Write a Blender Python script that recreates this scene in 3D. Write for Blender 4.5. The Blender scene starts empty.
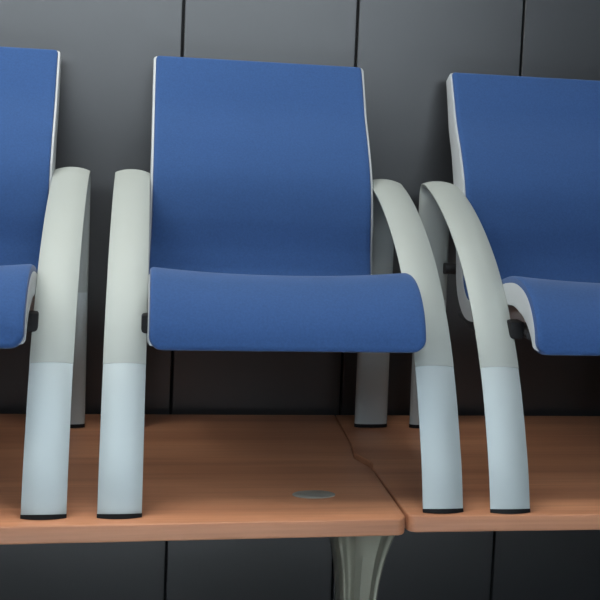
import bpy, bmesh, math, random
from mathutils import Vector, Matrix

random.seed(4)
S = bpy.context.scene
C = S.collection
T = 0.74            # height of the desk tops above the floor
WALL_Y = 2.33

# ------------------------------------------------------------------ camera
yaw, pitch, roll = 0.1461298, 0.0718591, 0.0408666
F = Vector((math.sin(yaw)*math.cos(pitch), math.cos(yaw)*math.cos(pitch), -math.sin(pitch)))
R0 = Vector((math.cos(yaw), -math.sin(yaw), 0))
U0 = R0.cross(F)
Rc = R0*math.cos(roll) + U0*math.sin(roll)
Uc = U0*math.cos(roll) - R0*math.sin(roll)
cam_data = bpy.data.cameras.new('camera')
cam = bpy.data.objects.new('camera', cam_data); C.objects.link(cam)
m = Matrix((Rc, Uc, -F)).transposed().to_4x4()
m.translation = Vector((0, 0, T + 0.5947))
cam.matrix_world = m
cam_data.sensor_width = 36
cam_data.lens = 980/600*36
cam_data.shift_y = -62.3/600
cam_data.clip_start = 0.05
S.camera = cam

# ------------------------------------------------------------------ world, lamps, exposure
w = bpy.data.worlds.new('room_ambient'); S.world = w; w.use_nodes = True
w.node_tree.nodes['Background'].inputs[0].default_value = (0.62, 0.80, 1.0, 1)
w.node_tree.nodes['Background'].inputs[1].default_value = 0.03

def area(name, loc, target, sx, sy, power, col):
    d = bpy.data.lights.new(name, 'AREA'); d.shape = 'RECTANGLE'; d.size = sx; d.size_y = sy
    d.energy = power; d.color = col
    o = bpy.data.objects.new(name, d); C.objects.link(o); o.location = loc
    o.rotation_euler = (Vector(target)-Vector(loc)).to_track_quat('-Z', 'Y').to_euler()
    return o
area('ceiling_luminaire_light', (-0.60, 1.58, T+1.93), (-0.60, 1.58, 0), 2.3, 0.65, 38, (1.0, 0.97, 0.90))
area('high_window_daylight', (-0.25, -1.3, T+1.62), (0.2, 2.3, T+0.6), 4.2, 0.6, 38, (0.79, 0.90, 1.0))
dn = area('added_floor_bounce_light', (0.0, -0.5, T+1.93), (0.0, -0.5, 0), 2.4, 0.9, 125, (0.88, 0.94, 1.0))  # added fill: its bounce off the floor brightens front legs and desk edges
dn.data.spread = math.radians(50)

S.view_settings.view_transform = 'Standard'
S.view_settings.look = 'None'
S.view_settings.exposure = 0.0
S.view_settings.gamma = 1.0
S.view_settings.use_curve_mapping = False

# ------------------------------------------------------------------ materials
def mat(name, col, rough=0.5, metal=0.0, spec=0.5):
    mt = bpy.data.materials.new(name); mt.use_nodes = True
    b = mt.node_tree.nodes['Principled BSDF']
    b.inputs['Base Color'].default_value = (*col, 1)
    b.inputs['Roughness'].default_value = rough
    b.inputs['Metallic'].default_value = metal
    b.inputs['Specular IOR Level'].default_value = spec
    return mt
def nd(mt, t, **kw):
    n = mt.node_tree.nodes.new(t)
    for k, v in kw.items():
        if k in n.inputs: n.inputs[k].default_value = v
        else: setattr(n, k, v)
    return n
def lk(mt, a, ao, b, bi): mt.node_tree.links.new(a.outputs[ao], b.inputs[bi])
def bsdf(mt): return mt.node_tree.nodes['Principled BSDF']
def coords(mt, scale):
    tc = nd(mt, 'ShaderNodeTexCoord'); mp = nd(mt, 'ShaderNodeMapping'); mp.inputs['Scale'].default_value = scale
    lk(mt, tc, 'Object', mp, 'Vector'); return mp
def noise_colour(mt, scale, c0, c1, detail=4, pos=(0.35, 0.65), nscale=1.0):
    mp = coords(mt, scale); n = nd(mt, 'ShaderNodeTexNoise', Scale=nscale, Detail=detail)
    lk(mt, mp, 'Vector', n, 'Vector')
    r = nd(mt, 'ShaderNodeValToRGB'); r.color_ramp.elements[0].position, r.color_ramp.elements[1].position = pos
    r.color_ramp.elements[0].color = (*c0, 1); r.color_ramp.elements[1].color = (*c1, 1)
    lk(mt, n, 'Fac', r, 'Fac'); lk(mt, r, 'Color', bsdf(mt), 'Base Color'); return n, r
def bump(mt, node, out, strength, dist):
    b = nd(mt, 'ShaderNodeBump', Strength=strength, Distance=dist)
    lk(mt, node, out, b, 'Height'); lk(mt, b, 'Normal', bsdf(mt), 'Normal')

M = {}
M['fabric'] = mat('blue_woven_fabric', (0.05, 0.135, 0.36), 0.85, 0, 0.2)
noise_colour(M['fabric'], (1, 1, 1), (0.0235, 0.067, 0.190), (0.029, 0.081, 0.224), 3, (0.3, 0.7), 260)
mp = coords(M['fabric'], (1, 1, 1)); n = nd(M['fabric'], 'ShaderNodeTexNoise', Scale=900, Detail=1)
lk(M['fabric'], mp, 'Vector', n, 'Vector'); bump(M['fabric'], n, 'Fac', 0.25, 0.0006)
bsdf(M['fabric']).inputs['Sheen Weight'].default_value = 0.15
M['shell'] = mat('pale_grey_plastic', (0.38, 0.41, 0.43), 0.42)
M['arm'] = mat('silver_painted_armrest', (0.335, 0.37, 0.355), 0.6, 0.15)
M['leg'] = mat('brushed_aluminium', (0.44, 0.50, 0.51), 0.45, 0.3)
mp = coords(M['leg'], (400, 400, 2)); n = nd(M['leg'], 'ShaderNodeTexNoise', Scale=1.0, Detail=3)
lk(M['leg'], mp, 'Vector', n, 'Vector'); bump(M['leg'], n, 'Fac', 0.12, 0.0005)
M['rubber'] = mat('black_rubber', (0.006, 0.006, 0.007), 0.6, 0, 0.25)
M['bar'] = mat('dark_grey_steel', (0.03, 0.03, 0.033), 0.5, 0.3)
M['cap'] = mat('grey_plastic_cap', (0.33, 0.32, 0.28), 0.4)
M['deskleg'] = mat('grey_green_metal', (0.24, 0.24, 0.19), 0.38, 0.4)
M['wall'] = mat('dark_grey_laminate', (0.030, 0.033, 0.037), 0.37, 0, 1.0)
noise_colour(M['wall'], (1, 1, 1), (0.0155, 0.0175, 0.0205), (0.0175, 0.0195, 0.0225), 2, (0.3, 0.7), 3)
bsdf(M['wall']).inputs['Coat Weight'].default_value = 0.9; bsdf(M['wall']).inputs['Coat Roughness'].default_value = 0.37
M['gap'] = mat('black_panel_gap', (0.008, 0.009, 0.011), 0.7)
M['floor'] = mat('grey_vinyl_floor', (0.10, 0.10, 0.105), 0.5)
_n, _r = noise_colour(M['floor'], (1, 1, 1), (0.42, 0.44, 0.45), (0.50, 0.52, 0.53), 5, (0.35, 0.65), 60)
# invented split of unseen floor: pale part bounces light up, dark part curbs it
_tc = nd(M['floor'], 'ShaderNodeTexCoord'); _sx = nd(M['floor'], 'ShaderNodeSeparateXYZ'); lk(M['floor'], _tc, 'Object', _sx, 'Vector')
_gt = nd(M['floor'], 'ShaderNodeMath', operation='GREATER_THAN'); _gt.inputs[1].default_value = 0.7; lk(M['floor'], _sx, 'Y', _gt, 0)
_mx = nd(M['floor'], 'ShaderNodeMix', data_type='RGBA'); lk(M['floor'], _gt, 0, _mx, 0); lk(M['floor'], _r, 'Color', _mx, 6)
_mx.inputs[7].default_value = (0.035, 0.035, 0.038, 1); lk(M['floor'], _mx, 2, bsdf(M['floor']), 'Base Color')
M['ceiling'] = mat('white_ceiling_paint', (0.6, 0.6, 0.58), 0.9)
M['paint'] = mat('pale_wall_paint', (0.5, 0.5, 0.48), 0.9)
M['lamp'] = mat('luminaire_housing', (0.7, 0.7, 0.7), 0.5)
M['glow'] = mat('luminaire_diffuser', (0.9, 0.9, 0.88), 0.6)
bsdf(M['glow']).inputs['Emission Color'].default_value = (1, 0.97, 0.9, 1)
bsdf(M['glow']).inputs['Emission Strength'].default_value = 1.0

def wood(name, off):
    mt = mat(name, (0.30, 0.13, 0.06), 0.42, 0, 0.4)
    tc = nd(mt, 'ShaderNodeTexCoord'); mp = nd(mt, 'ShaderNodeMapping')
    mp.inputs['Scale'].default_value = (0.9, 13, 13); mp.inputs['Location'].default_value = (off, off*0.7, 0)
    lk(mt, tc, 'Object', mp, 'Vector')
    n = nd(mt, 'ShaderNodeTexNoise', Scale=1.0, Detail=3, Distortion=0.3); lk(mt, mp, 'Vector', n, 'Vector')
    r = nd(mt, 'ShaderNodeValToRGB'); e = r.color_ramp.elements
    e[0].position, e[1].position = 0.30, 0.70
    e[0].color = (0.39, 0.165, 0.088, 1); e[1].color = (0.60, 0.28, 0.15, 1)
    lk(mt, n, 'Fac', r, 'Fac')
    mp2 = nd(mt, 'ShaderNodeMapping'); mp2.inputs['Scale'].default_value = (4, 160, 160); lk(mt, tc, 'Object', mp2, 'Vector')
    n2 = nd(mt, 'ShaderNodeTexNoise', Scale=1.0, Detail=4); lk(mt, mp2, 'Vector', n2, 'Vector')
    mx = nd(mt, 'ShaderNodeMix', data_type='RGBA', blend_type='MULTIPLY'); mx.inputs[0].default_value = 0.35
    lk(mt, r, 'Color', mx, 6)
    r2 = nd(mt, 'ShaderNodeValToRGB'); r2.color_ramp.elements[0].position = 0.3; r2.color_ramp.elements[1].position = 0.6
    r2.color_ramp.elements[0].color = (0.6, 0.6, 0.6, 1); r2.color_ramp.elements[1].color = (1, 1, 1, 1)
    lk(mt, n2, 'Fac', r2, 'Fac'); lk(mt, r2, 'Color', mx, 7)
    lk(mt, mx, 2, bsdf(mt), 'Base Color')
    bump(mt, n2, 'Fac', 0.06, 0.0005)
    return mt
M['wood'] = wood('beech_laminate', 0.0)
M['wood2'] = wood('beech_laminate_second', 3.3)

# ------------------------------------------------------------------ helpers
def obj(name, bm, material, parent=None, smooth=True):
    bmesh.ops.recalc_face_normals(bm, faces=bm.faces[:])
    me = bpy.data.meshes.new(name); bm.to_mesh(me); bm.free()
    me.materials.append(material)
    if smooth:
        for p in me.polygons: p.use_smooth = True
    o = bpy.data.objects.new(name, me); C.objects.link(o)
    if parent: o.parent = parent
    if smooth:
        md = o.modifiers.new('edges', 'EDGE_SPLIT'); md.split_angle = math.radians(38)
    return o
def tag(o, label=None, cat=None, group=None, kind=None):
    if label: o['label'] = label
    if cat: o['category'] = cat
    if group: o['group'] = group
    if kind: o['kind'] = kind
    return o
def box(bm, x0, x1, y0, y1, z0, z1, bev=0.0, seg=2):
    r = bmesh.ops.create_cube(bm, size=1, matrix=Matrix.Translation(((x0+x1)/2, (y0+y1)/2, (z0+z1)/2)) @ Matrix.Diagonal((x1-x0, y1-y0, z1-z0, 1)))
    if bev:
        es = {e for v in r['verts'] for e in v.link_edges}
        bmesh.ops.bevel(bm, geom=list(es), offset=bev, segments=seg, profile=0.5, affect='EDGES')
def loft(bm, rings, closed=True, caps=True):
    vs = [[bm.verts.new(p) for p in r] for r in rings]
    n = len(rings[0])
    for a, b in zip(vs, vs[1:]):
        for i in range(n if closed else n-1):
            j = (i+1) % n
            bm.faces.new((a[i], a[j], b[j], b[i]))
    if caps:
        bm.faces.new(vs[0][::-1]); bm.faces.new(vs[-1])
def tube(bm, p0, p1, r, seg=20):
    p0, p1 = Vector(p0), Vector(p1); d = (p1-p0).normalized()
    a = d.orthogonal().normalized(); b = d.cross(a)
    loft(bm, [[p + a*r*math.cos(2*math.pi*i/seg) + b*r*math.sin(2*math.pi*i/seg) for i in range(seg)] for p in (p0, p1)])
def spline(pts, step=0.008):
    P = [Vector(p) for p in pts]; P = [2*P[0]-P[1]] + P + [2*P[-1]-P[-2]]
    out = []
    for i in range(1, len(P)-2):
        a, b, c, d = P[i-1:i+3]
        n = max(2, int((c-b).length/step))
        # centripetal-like tangents scaled by neighbouring spans
        l0, l1, l2 = (b-a).length, (c-b).length, (d-c).length
        m1 = ((b-a)/l0*l1 + (c-b)/l1*l0)/(l0+l1)*l1
        m2 = ((c-b)/l1*l2 + (d-c)/l2*l1)/(l1+l2)*l1
        for k in range(n):
            t = k/n
            out.append(b*(2*t**3-3*t**2+1) + m1*(t**3-2*t**2+t) + c*(-2*t**3+3*t**2) + m2*(t**3-t**2))
    out.append(P[-2]); return out
def frames(pts):
    """2-D (y,z) points -> list of (p, left-hand normal, arclength)."""
    r = []; s = 0
    for i, p in enumerate(pts):
        a = pts[max(i-1, 0)]; b = pts[min(i+1, len(pts)-1)]
        t = (b-a).normalized(); nrm = Vector((-t.y, t.x))
        if i: s += (p-pts[i-1]).length
        r.append((p, nrm, s))
    return r

# ------------------------------------------------------------------ the setting
def struct(name, bm, m, smooth=False):
    return tag(obj(name, bm, m, None, smooth), kind='structure')
bm = bmesh.new(); box(bm, -3, 4, -3.2, WALL_Y+0.1, -0.1, 0); struct('floor', bm, M['floor'])
bm = bmesh.new(); box(bm, -3, 4, -3.2, WALL_Y+0.1, T+2.0, T+2.1); struct('ceiling', bm, M['ceiling'])
bm = bmesh.new()
lines = [0.0474 + 0.4130*k - (0.03 if k < 0 else 0) for k in range(-7, 10)]
for k, (a, b) in enumerate(zip(lines, lines[1:])):
    box(bm, a+0.0032, b-0.0032, WALL_Y, WALL_Y+0.02, 0.0, T+2.0, 0.0012, 1)
wall = struct('wall_back', bm, M['wall'])
bm = bmesh.new(); box(bm, -2.95, 4, WALL_Y+0.016, WALL_Y+0.09, 0.0, T+2.0)
bk = obj('panel_gap_backing', bm, M['gap'], wall, False); bk['label'] = 'black gaps between the dark grey panels'

# ceiling luminaire (behind the picture's upper edge)
lum = bpy.data.objects.new('ceiling_light', None); C.objects.link(lum); lum.location = (-0.60, 1.58, T+2.0)
tag(lum, 'long rectangular ceiling light above the desks', 'ceiling light')
bm = bmesh.new(); box(bm, -1.2, 1.2, -0.42, 0.42, -0.045, 0, 0.004, 1); obj('housing', bm, M['lamp'], lum, False)
bm = bmesh.new(); box(bm, -1.16, 1.16, -0.38, 0.38, -0.05, -0.044); obj('diffuser', bm, M['glow'], lum, False)

# ------------------------------------------------------------------ desks
def desk(name, outline, material, label, th=0.030):
    """outline: plan polygon (world x,y), counter-clockwise."""
    root = bpy.data.objects.new(name, None); C.objects.link(root)
    cx = sum(p[0] for p in outline)/len(outline); root.location = (cx, 1.9, 0)
    tag(root, label, 'desk', 'wood laminate desks under the chairs')
    bm = bmesh.new()
    vs = [bm.verts.new((x-cx, y-1.9, T-th)) for x, y in outline]
    f = bm.faces.new(vs)
    r = bmesh.ops.extrude_face_region(bm, geom=[f])
    for v in r['geom']:
        if isinstance(v, bmesh.types.BMVert): v.co.z = T
    es = [e for e in bm.edges if abs(e.verts[0].co.z-e.verts[1].co.z) < 1e-6]
    bmesh.ops.bevel(bm, geom=es, offset=0.003, segments=3, profile=0.5, affect='EDGES')
    obj('desktop', bm, material, root)
    return root, cx
def corner(cx, cy, r, a0, a1, n=6):
    return [(cx+r*math.cos(math.radians(a0+(a1-a0)*i/n)), cy+r*math.sin(math.radians(a0+(a1-a0)*i/n))) for i in range(n+1)]
SE = 0.4415   # where the two desks meet
REAR = 2.298
lf = lambda x: 1.583 + (x+0.23)*0.022
left_out = [(-1.16, lf(-1.16))] + corner(SE-0.018, lf(SE)+0.018, 0.018, -90, 0) + \
    [(SE-0.001, 1.882), (SE-0.022, 1.945), (SE-0.022, 1.955), (SE-0.011, 2.05), (SE-0.001, REAR), (-1.16, REAR)]
right_out = [(2.04, 1.611), (2.04, REAR), (SE+0.0015, REAR), (SE-0.0085, 2.05), (SE-0.0165, 1.985), (SE-0.009, 1.972), (SE+0.009, 1.915), (SE+0.001, 1.882)] + \
    corner(SE+0.005+0.018, 1.611+0.018, 0.018, 180, 270)
dl, dlx = desk('desk', left_out, M['wood'], 'wood laminate desk on the left with an oval grey cable cap in its top')
dr, drx = desk('desk', right_out, M['wood2'], 'wood laminate desk on the right, under the rightmost blue chair')
dr['category'] = 'desk'

def desk_leg(root, rx, x, bar_side):
    """fluted metal column that flares out under the desktop, standing on a splayed foot"""
    bm = bmesh.new(); rings = []
    N = 96
    for k in range(40):
        z = T-0.0305 - (T-0.0305-0.045)*(k/39)**1.6
        d = T-0.0305-z
        fl = math.exp(-(d/0.085)**1.25)
        hl = 0.031 + 0.036*fl; hr = 0.031 + 0.041*fl; hy = 0.035+0.03*fl
        ring = []
        for i in range(N):
            a = 2*math.pi*i/N; ca, sa = math.cos(a), math.sin(a)
            e = 0.42
            px = math.copysign(abs(ca)**e, ca); py = math.copysign(abs(sa)**e, sa)
            flute = 0.0050*math.sin(px*math.pi*3.2+0.6) if abs(py) > 0.85 else 0
            ring.append((x + px*(hr if px > 0 else hl) - rx, 1.725-1.9 + py*(hy-flute), z))
        rings.append(ring)
    loft(bm, rings)
    lg = obj('leg', bm, M['deskleg'], root); lg['label'] = 'grey-green fluted metal leg flaring out under the desktop'
    bm = bmesh.new(); box(bm, x-0.035-rx, x+0.035-rx, 1.63-1.9, 2.24-1.9, 0.0, 0.05, 0.012, 3)
    obj('foot', bm, M['deskleg'], root)
desk_leg(dl, dlx, 0.385, 0); desk_leg(dl, dlx, -1.05, 0)
desk_leg(dr, drx, 1.95, 0)
bm = bmesh.new()
N = 40; a_, b_ = 0.0395, 0.0200
loft(bm, [[(0.2985-dlx + a_*s*math.copysign(abs(math.cos(2*math.pi*i/N))**0.85, math.cos(2*math.pi*i/N)),
            1.724-1.9 + b_*s*math.sin(2*math.pi*i/N), T+z) for i in range(N)] for s, z in ((1, -0.004), (1, 0.0012), (0.94, 0.0022))])
cp = obj('cable_cap', bm, M['cap'], dl); cp['label'] = 'flat oval grey cable cap set in the desktop'

# ------------------------------------------------------------------ chair
# profiles in (y,z), y = distance behind the camera origin minus 1.63 (front feet), z above the desk
Y0 = 1.63
arm_pts = [(1.624, 0.008), (1.641, 0.07), (1.662, 0.125), (1.690, 0.190), (1.722, 0.250), (1.760, 0.308), (1.806, 0.364),
           (1.860, 0.417), (1.925, 0.466), (1.995, 0.508), (2.065, 0.541), (2.125, 0.562), (2.175, 0.574),
           (2.199, 0.572), (2.211, 0.556), (2.213, 0.52), (2.211, 0.40), (2.207, 0.25), (2.203, 0.12), (2.200, 0.008)]
arm_pts = [(y-Y0, z) for y, z in arm_pts]
cpts = [(2.268, 0.832), (2.238, 0.775), (2.208, 0.715), (2.158, 0.64), (2.118, 0.565), (2.098, 0.48), (2.094, 0.40), (2.083, 0.352), (2.053, 0.326),
        (2.01, 0.324), (1.95, 0.342), (1.88, 0.370), (1.815, 0.389), (1.765, 0.393), (1.718, 0.381), (1.681, 0.353), (1.658, 0.318), (1.648, 0.280)]
cpts = [(y-Y0, z) for y, z in cpts]
HW = 0.2425

def band(bm, fr, hw_fn, th, off=0.0):
    """a flat strip with a crowned outer face swept along fr (normal = outside)"""
    sec = []
    n = 12
    for i in range(n+1):                                    # outer face, crowned
        u = -1 + 2*i/n
        sec.append((u*0.99, -0.0075*abs(u)**2.2 + off))
    sec += [(1.0, -0.0085+off), (0.97, -0.0115), (0.88, -0.0140), (0.70, -0.0165), (0.4, -th+0.0008), (0, -th), (-0.4, -th+0.0008), (-0.70, -0.0165), (-0.88, -0.0140), (-0.97, -0.0115), (-1.0, -0.0085+off)]
    rings = []
    for p, nr, s in fr:
        hw = hw_fn(s)
        rings.append([(u*hw, p.x+nr.x*v, p.y+nr.y*v) for u, v in sec])
    loft(bm, rings)

def slab(bm, fr, hw, top_fn, bot_fn, r_end, nx=28, edge=0.010, grow=0.0, hw_fn=None, r_b=None):
    """padded sheet along fr; top_fn/bot_fn(u,s) give offsets along the normal"""
    L = fr[-1][2]; rings = []
    # resample ends for round corners
    for p, nr, s in fr:
        d = min(s, L-s)
        if r_b and s > L/2: r_end = r_b
        h = hw - (r_end - math.sqrt(max(r_end**2-(r_end-d)**2, 0)) if d < r_end else 0)
        if hw_fn: h *= hw_fn(s/L)
        ring = []
        us = [math.sin(math.pi/2*(-1+2*i/nx)) for i in range(nx+1)]
        for u in us:
            x = u*h; e = h-abs(x)
            rd = 1-math.sqrt(max(1-(1-min(e/edge, 1))**2, 0)); rd = rd*edge*0.8
            de = 1-math.sqrt(max(1-(1-min(d/edge, 1))**2, 0)); de = de*edge*0.7
            v = top_fn(u, s/L) - max(rd, de)
            ring.append((x, p.x+nr.x*v, p.y+nr.y*v))
        for u in us[::-1]:
            v = bot_fn(u, s/L); x = u*h
            ring.append((x, p.x+nr.x*v, p.y+nr.y*v))
        rings.append(ring)
    loft(bm, rings)

def densify(fr_pts, dense=0.0015, zone=0.025):
    """extra stations near both ends so that corners read round"""
    L = [0]
    for a, b in zip(fr_pts, fr_pts[1:]): L.append(L[-1]+(b-a).length)
    def at(s):
        for i in range(1, len(L)):
            if s <= L[i] + 1e-9:
                t = (s-L[i-1])/(L[i]-L[i-1]); return fr_pts[i-1].lerp(fr_pts[i], t)
        return fr_pts[-1]
    ss = []; s = 0
    while s < L[-1]:
        ss.append(s); s += dense if (s < zone or s > L[-1]-zone) else 0.008
    ss.append(L[-1])
    return [at(s) for s in ss]

def make_chair():
    root = bpy.data.objects.new('armchair', None); C.objects.link(root)
    prof = densify(spline(cpts, 0.004))
    fr = frames(prof)
    # the left-hand normal of a path running down the back and then forward points to the rear/below: flip it
    fr = [(p, -nr, s) for p, nr, s in fr]
    if fr[0][1].x > 0: fr = [(p, -nr, s) for p, nr, s in fr]
    def dip(u, t):          # seat is hollowed between its two sides
        k = max(0, min(1, (t-0.50)/0.15))*max(0, min(1, (1.0-t)/0.12))
        kb = max(0, min(1, (0.5-t)/0.1))*max(0, min(1, t/0.1))
        return -0.011*k*(1-abs(u)**2.2) - 0.008*kb*(1-abs(u)**2)
    def rise(t): return 0.008*max(0, 1-((t-0.80)/0.2)**2)
    bm = bmesh.new()
    slab(bm, fr, HW-0.0020, lambda u, t: 0.004+rise(t)+dip(u, t), lambda u, t: -0.018, 0.009, edge=0.008, r_b=0.024, hw_fn=lambda t: 1-0.013*max(0, min(1, (0.5-t)/0.1)))
    obj('cushion', bm, M['fabric'], root)
    # shell: slightly longer than the cushion
    def thick(t): return 0.014 + 0.036*min(1, (1-t)/0.12)**0.7 - 0.014*max(0, (0.12-t)/0.12) + 0.022*math.exp(-((t-0.30)/0.11)**2)
    bm = bmesh.new()
    fs = frames(prof[:-4])
    sg = -1 if frames(prof)[0][1].x > 0 else 1
    fs = [(p, nr*sg, s) for p, nr, s in fs]
    slab(bm, fs, HW, lambda u, t: -0.0015-0.006*max(0,(t-0.9)/0.1)+dip(u, t)*0.8, lambda u, t: -thick(t)+0.006*abs(u)**6, 0.009, edge=0.003, r_b=0.010)
    sh = obj('shell', bm, M['shell'], root); sh['label'] = 'pale grey plastic shell behind and around the blue cushion'
    # arm frames
    ap = spline(arm_pts, 0.008); fa = frames(ap)
    if fa[5][1].x > 0: fa = [(p, -nr, s) for p, nr, s in fa]
    LA = fa[-1][2]
    ifront = min(range(len(fa)//2), key=lambda i: abs(fa[i][0].y-0.243))
    irear = min(range(len(fa)//2, len(fa)), key=lambda i: abs(fa[i][0].y-0.30))
    def hw(s): return 0.0368 + 0.0018*max(0, (s/LA-0.55)/0.45)
    for sx in (-1, 1):
        def band_part(name, a, b, th, grow, m, lab=None):
            bm = bmesh.new(); band(bm, [q for q in fa[a:b+1]], lambda s: hw(s)+grow*0.5, th, grow*0.6)
            bmesh.ops.translate(bm, verts=bm.verts[:], vec=(sx*0.280, 0, 0))
            o = obj(name, bm, m, root)
            if lab: o['label'] = lab
            return o
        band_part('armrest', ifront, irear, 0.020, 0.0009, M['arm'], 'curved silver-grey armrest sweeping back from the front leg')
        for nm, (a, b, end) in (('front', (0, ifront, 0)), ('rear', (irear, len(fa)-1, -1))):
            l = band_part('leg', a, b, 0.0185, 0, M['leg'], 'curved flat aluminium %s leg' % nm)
            p, nr, sl = fa[end]; q = fa[1 if end == 0 else -2][0]
            d = (p-q).normalized(); tip = p + d*((p.y-0.0003)/-d.y)
            bm = bmesh.new(); band(bm, [(p.lerp(tip, -0.02), nr, sl), (tip, nr, sl)], lambda s_: hw(s_)+0.0004, 0.0187, 0.0004)
            for v in bm.verts:
                if v.co.z < 0.005: v.co.z = 0.0003
            bmesh.ops.translate(bm, verts=bm.verts[:], vec=(sx*0.280, 0, 0))
            ft = obj('foot_pad', bm, M['rubber'], l); ft['label'] = 'black rubber foot pad'
        bm = bmesh.new()      # black mounting brackets between shell and arm frame
        box(bm, sx*0.225 if sx > 0 else -0.253, 0.253 if sx > 0 else sx*0.225, 1.752-Y0, 1.785-Y0, 0.288, 0.322, 0.004, 2)
        obj('bracket', bm, M['rubber'], root)
        bm = bmesh.new()      # side rail under the shell
        rp = frames(spline([(2.15-Y0, 0.275), (2.05-Y0, 0.262), (1.92-Y0, 0.283), (1.80-Y0, 0.303), (1.735-Y0, 0.300)], 0.02))
        loft(bm, [[(sx*0.215+dx*0.012, p.x+nr.x*dz*0.012, p.y+nr.y*dz*0.012) for dx, dz in
                   [(math.cos(a*math.pi/6), math.sin(a*math.pi/6)) for a in range(12)]] for p, nr, s in rp])
        obj('side_rail', bm, M['bar'], root)
    for yy, zz in ((1.80-Y0, 0.300), (2.185-Y0, 0.375)):
        bm = bmesh.new(); tube(bm, (-0.256, yy, zz), (0.256, yy, zz), 0.013)
        obj('cross_tube', bm, M['bar'], root)
    return root

def copy_tree(o, parent=None):
    c = o.copy(); C.objects.link(c); c.parent = parent
    for ch in o.children: copy_tree(ch, c)
    return c

G = 'blue armchairs standing in a row on the desks'
chair = make_chair()
chair.location = (0.2335, Y0-0.007, T+0.0004); chair.rotation_euler.z = math.radians(0.8)
tag(chair, 'whole blue armchair in the middle with both curved silver arms in view', 'chair', G)
ca = copy_tree(chair); ca.location = (-0.4498, Y0-0.017, T+0.0004); ca.rotation_euler.z = math.radians(1.3)
tag(ca, 'leftmost blue armchair, only its right-hand silver arm in view', 'chair', G)
cd = copy_tree(chair); cd.location = (0.9150, Y0-0.008, T+0.0004); cd.rotation_euler.z = 0
tag(cd, 'rightmost blue armchair, only its left-hand silver arm in view', 'chair', G)
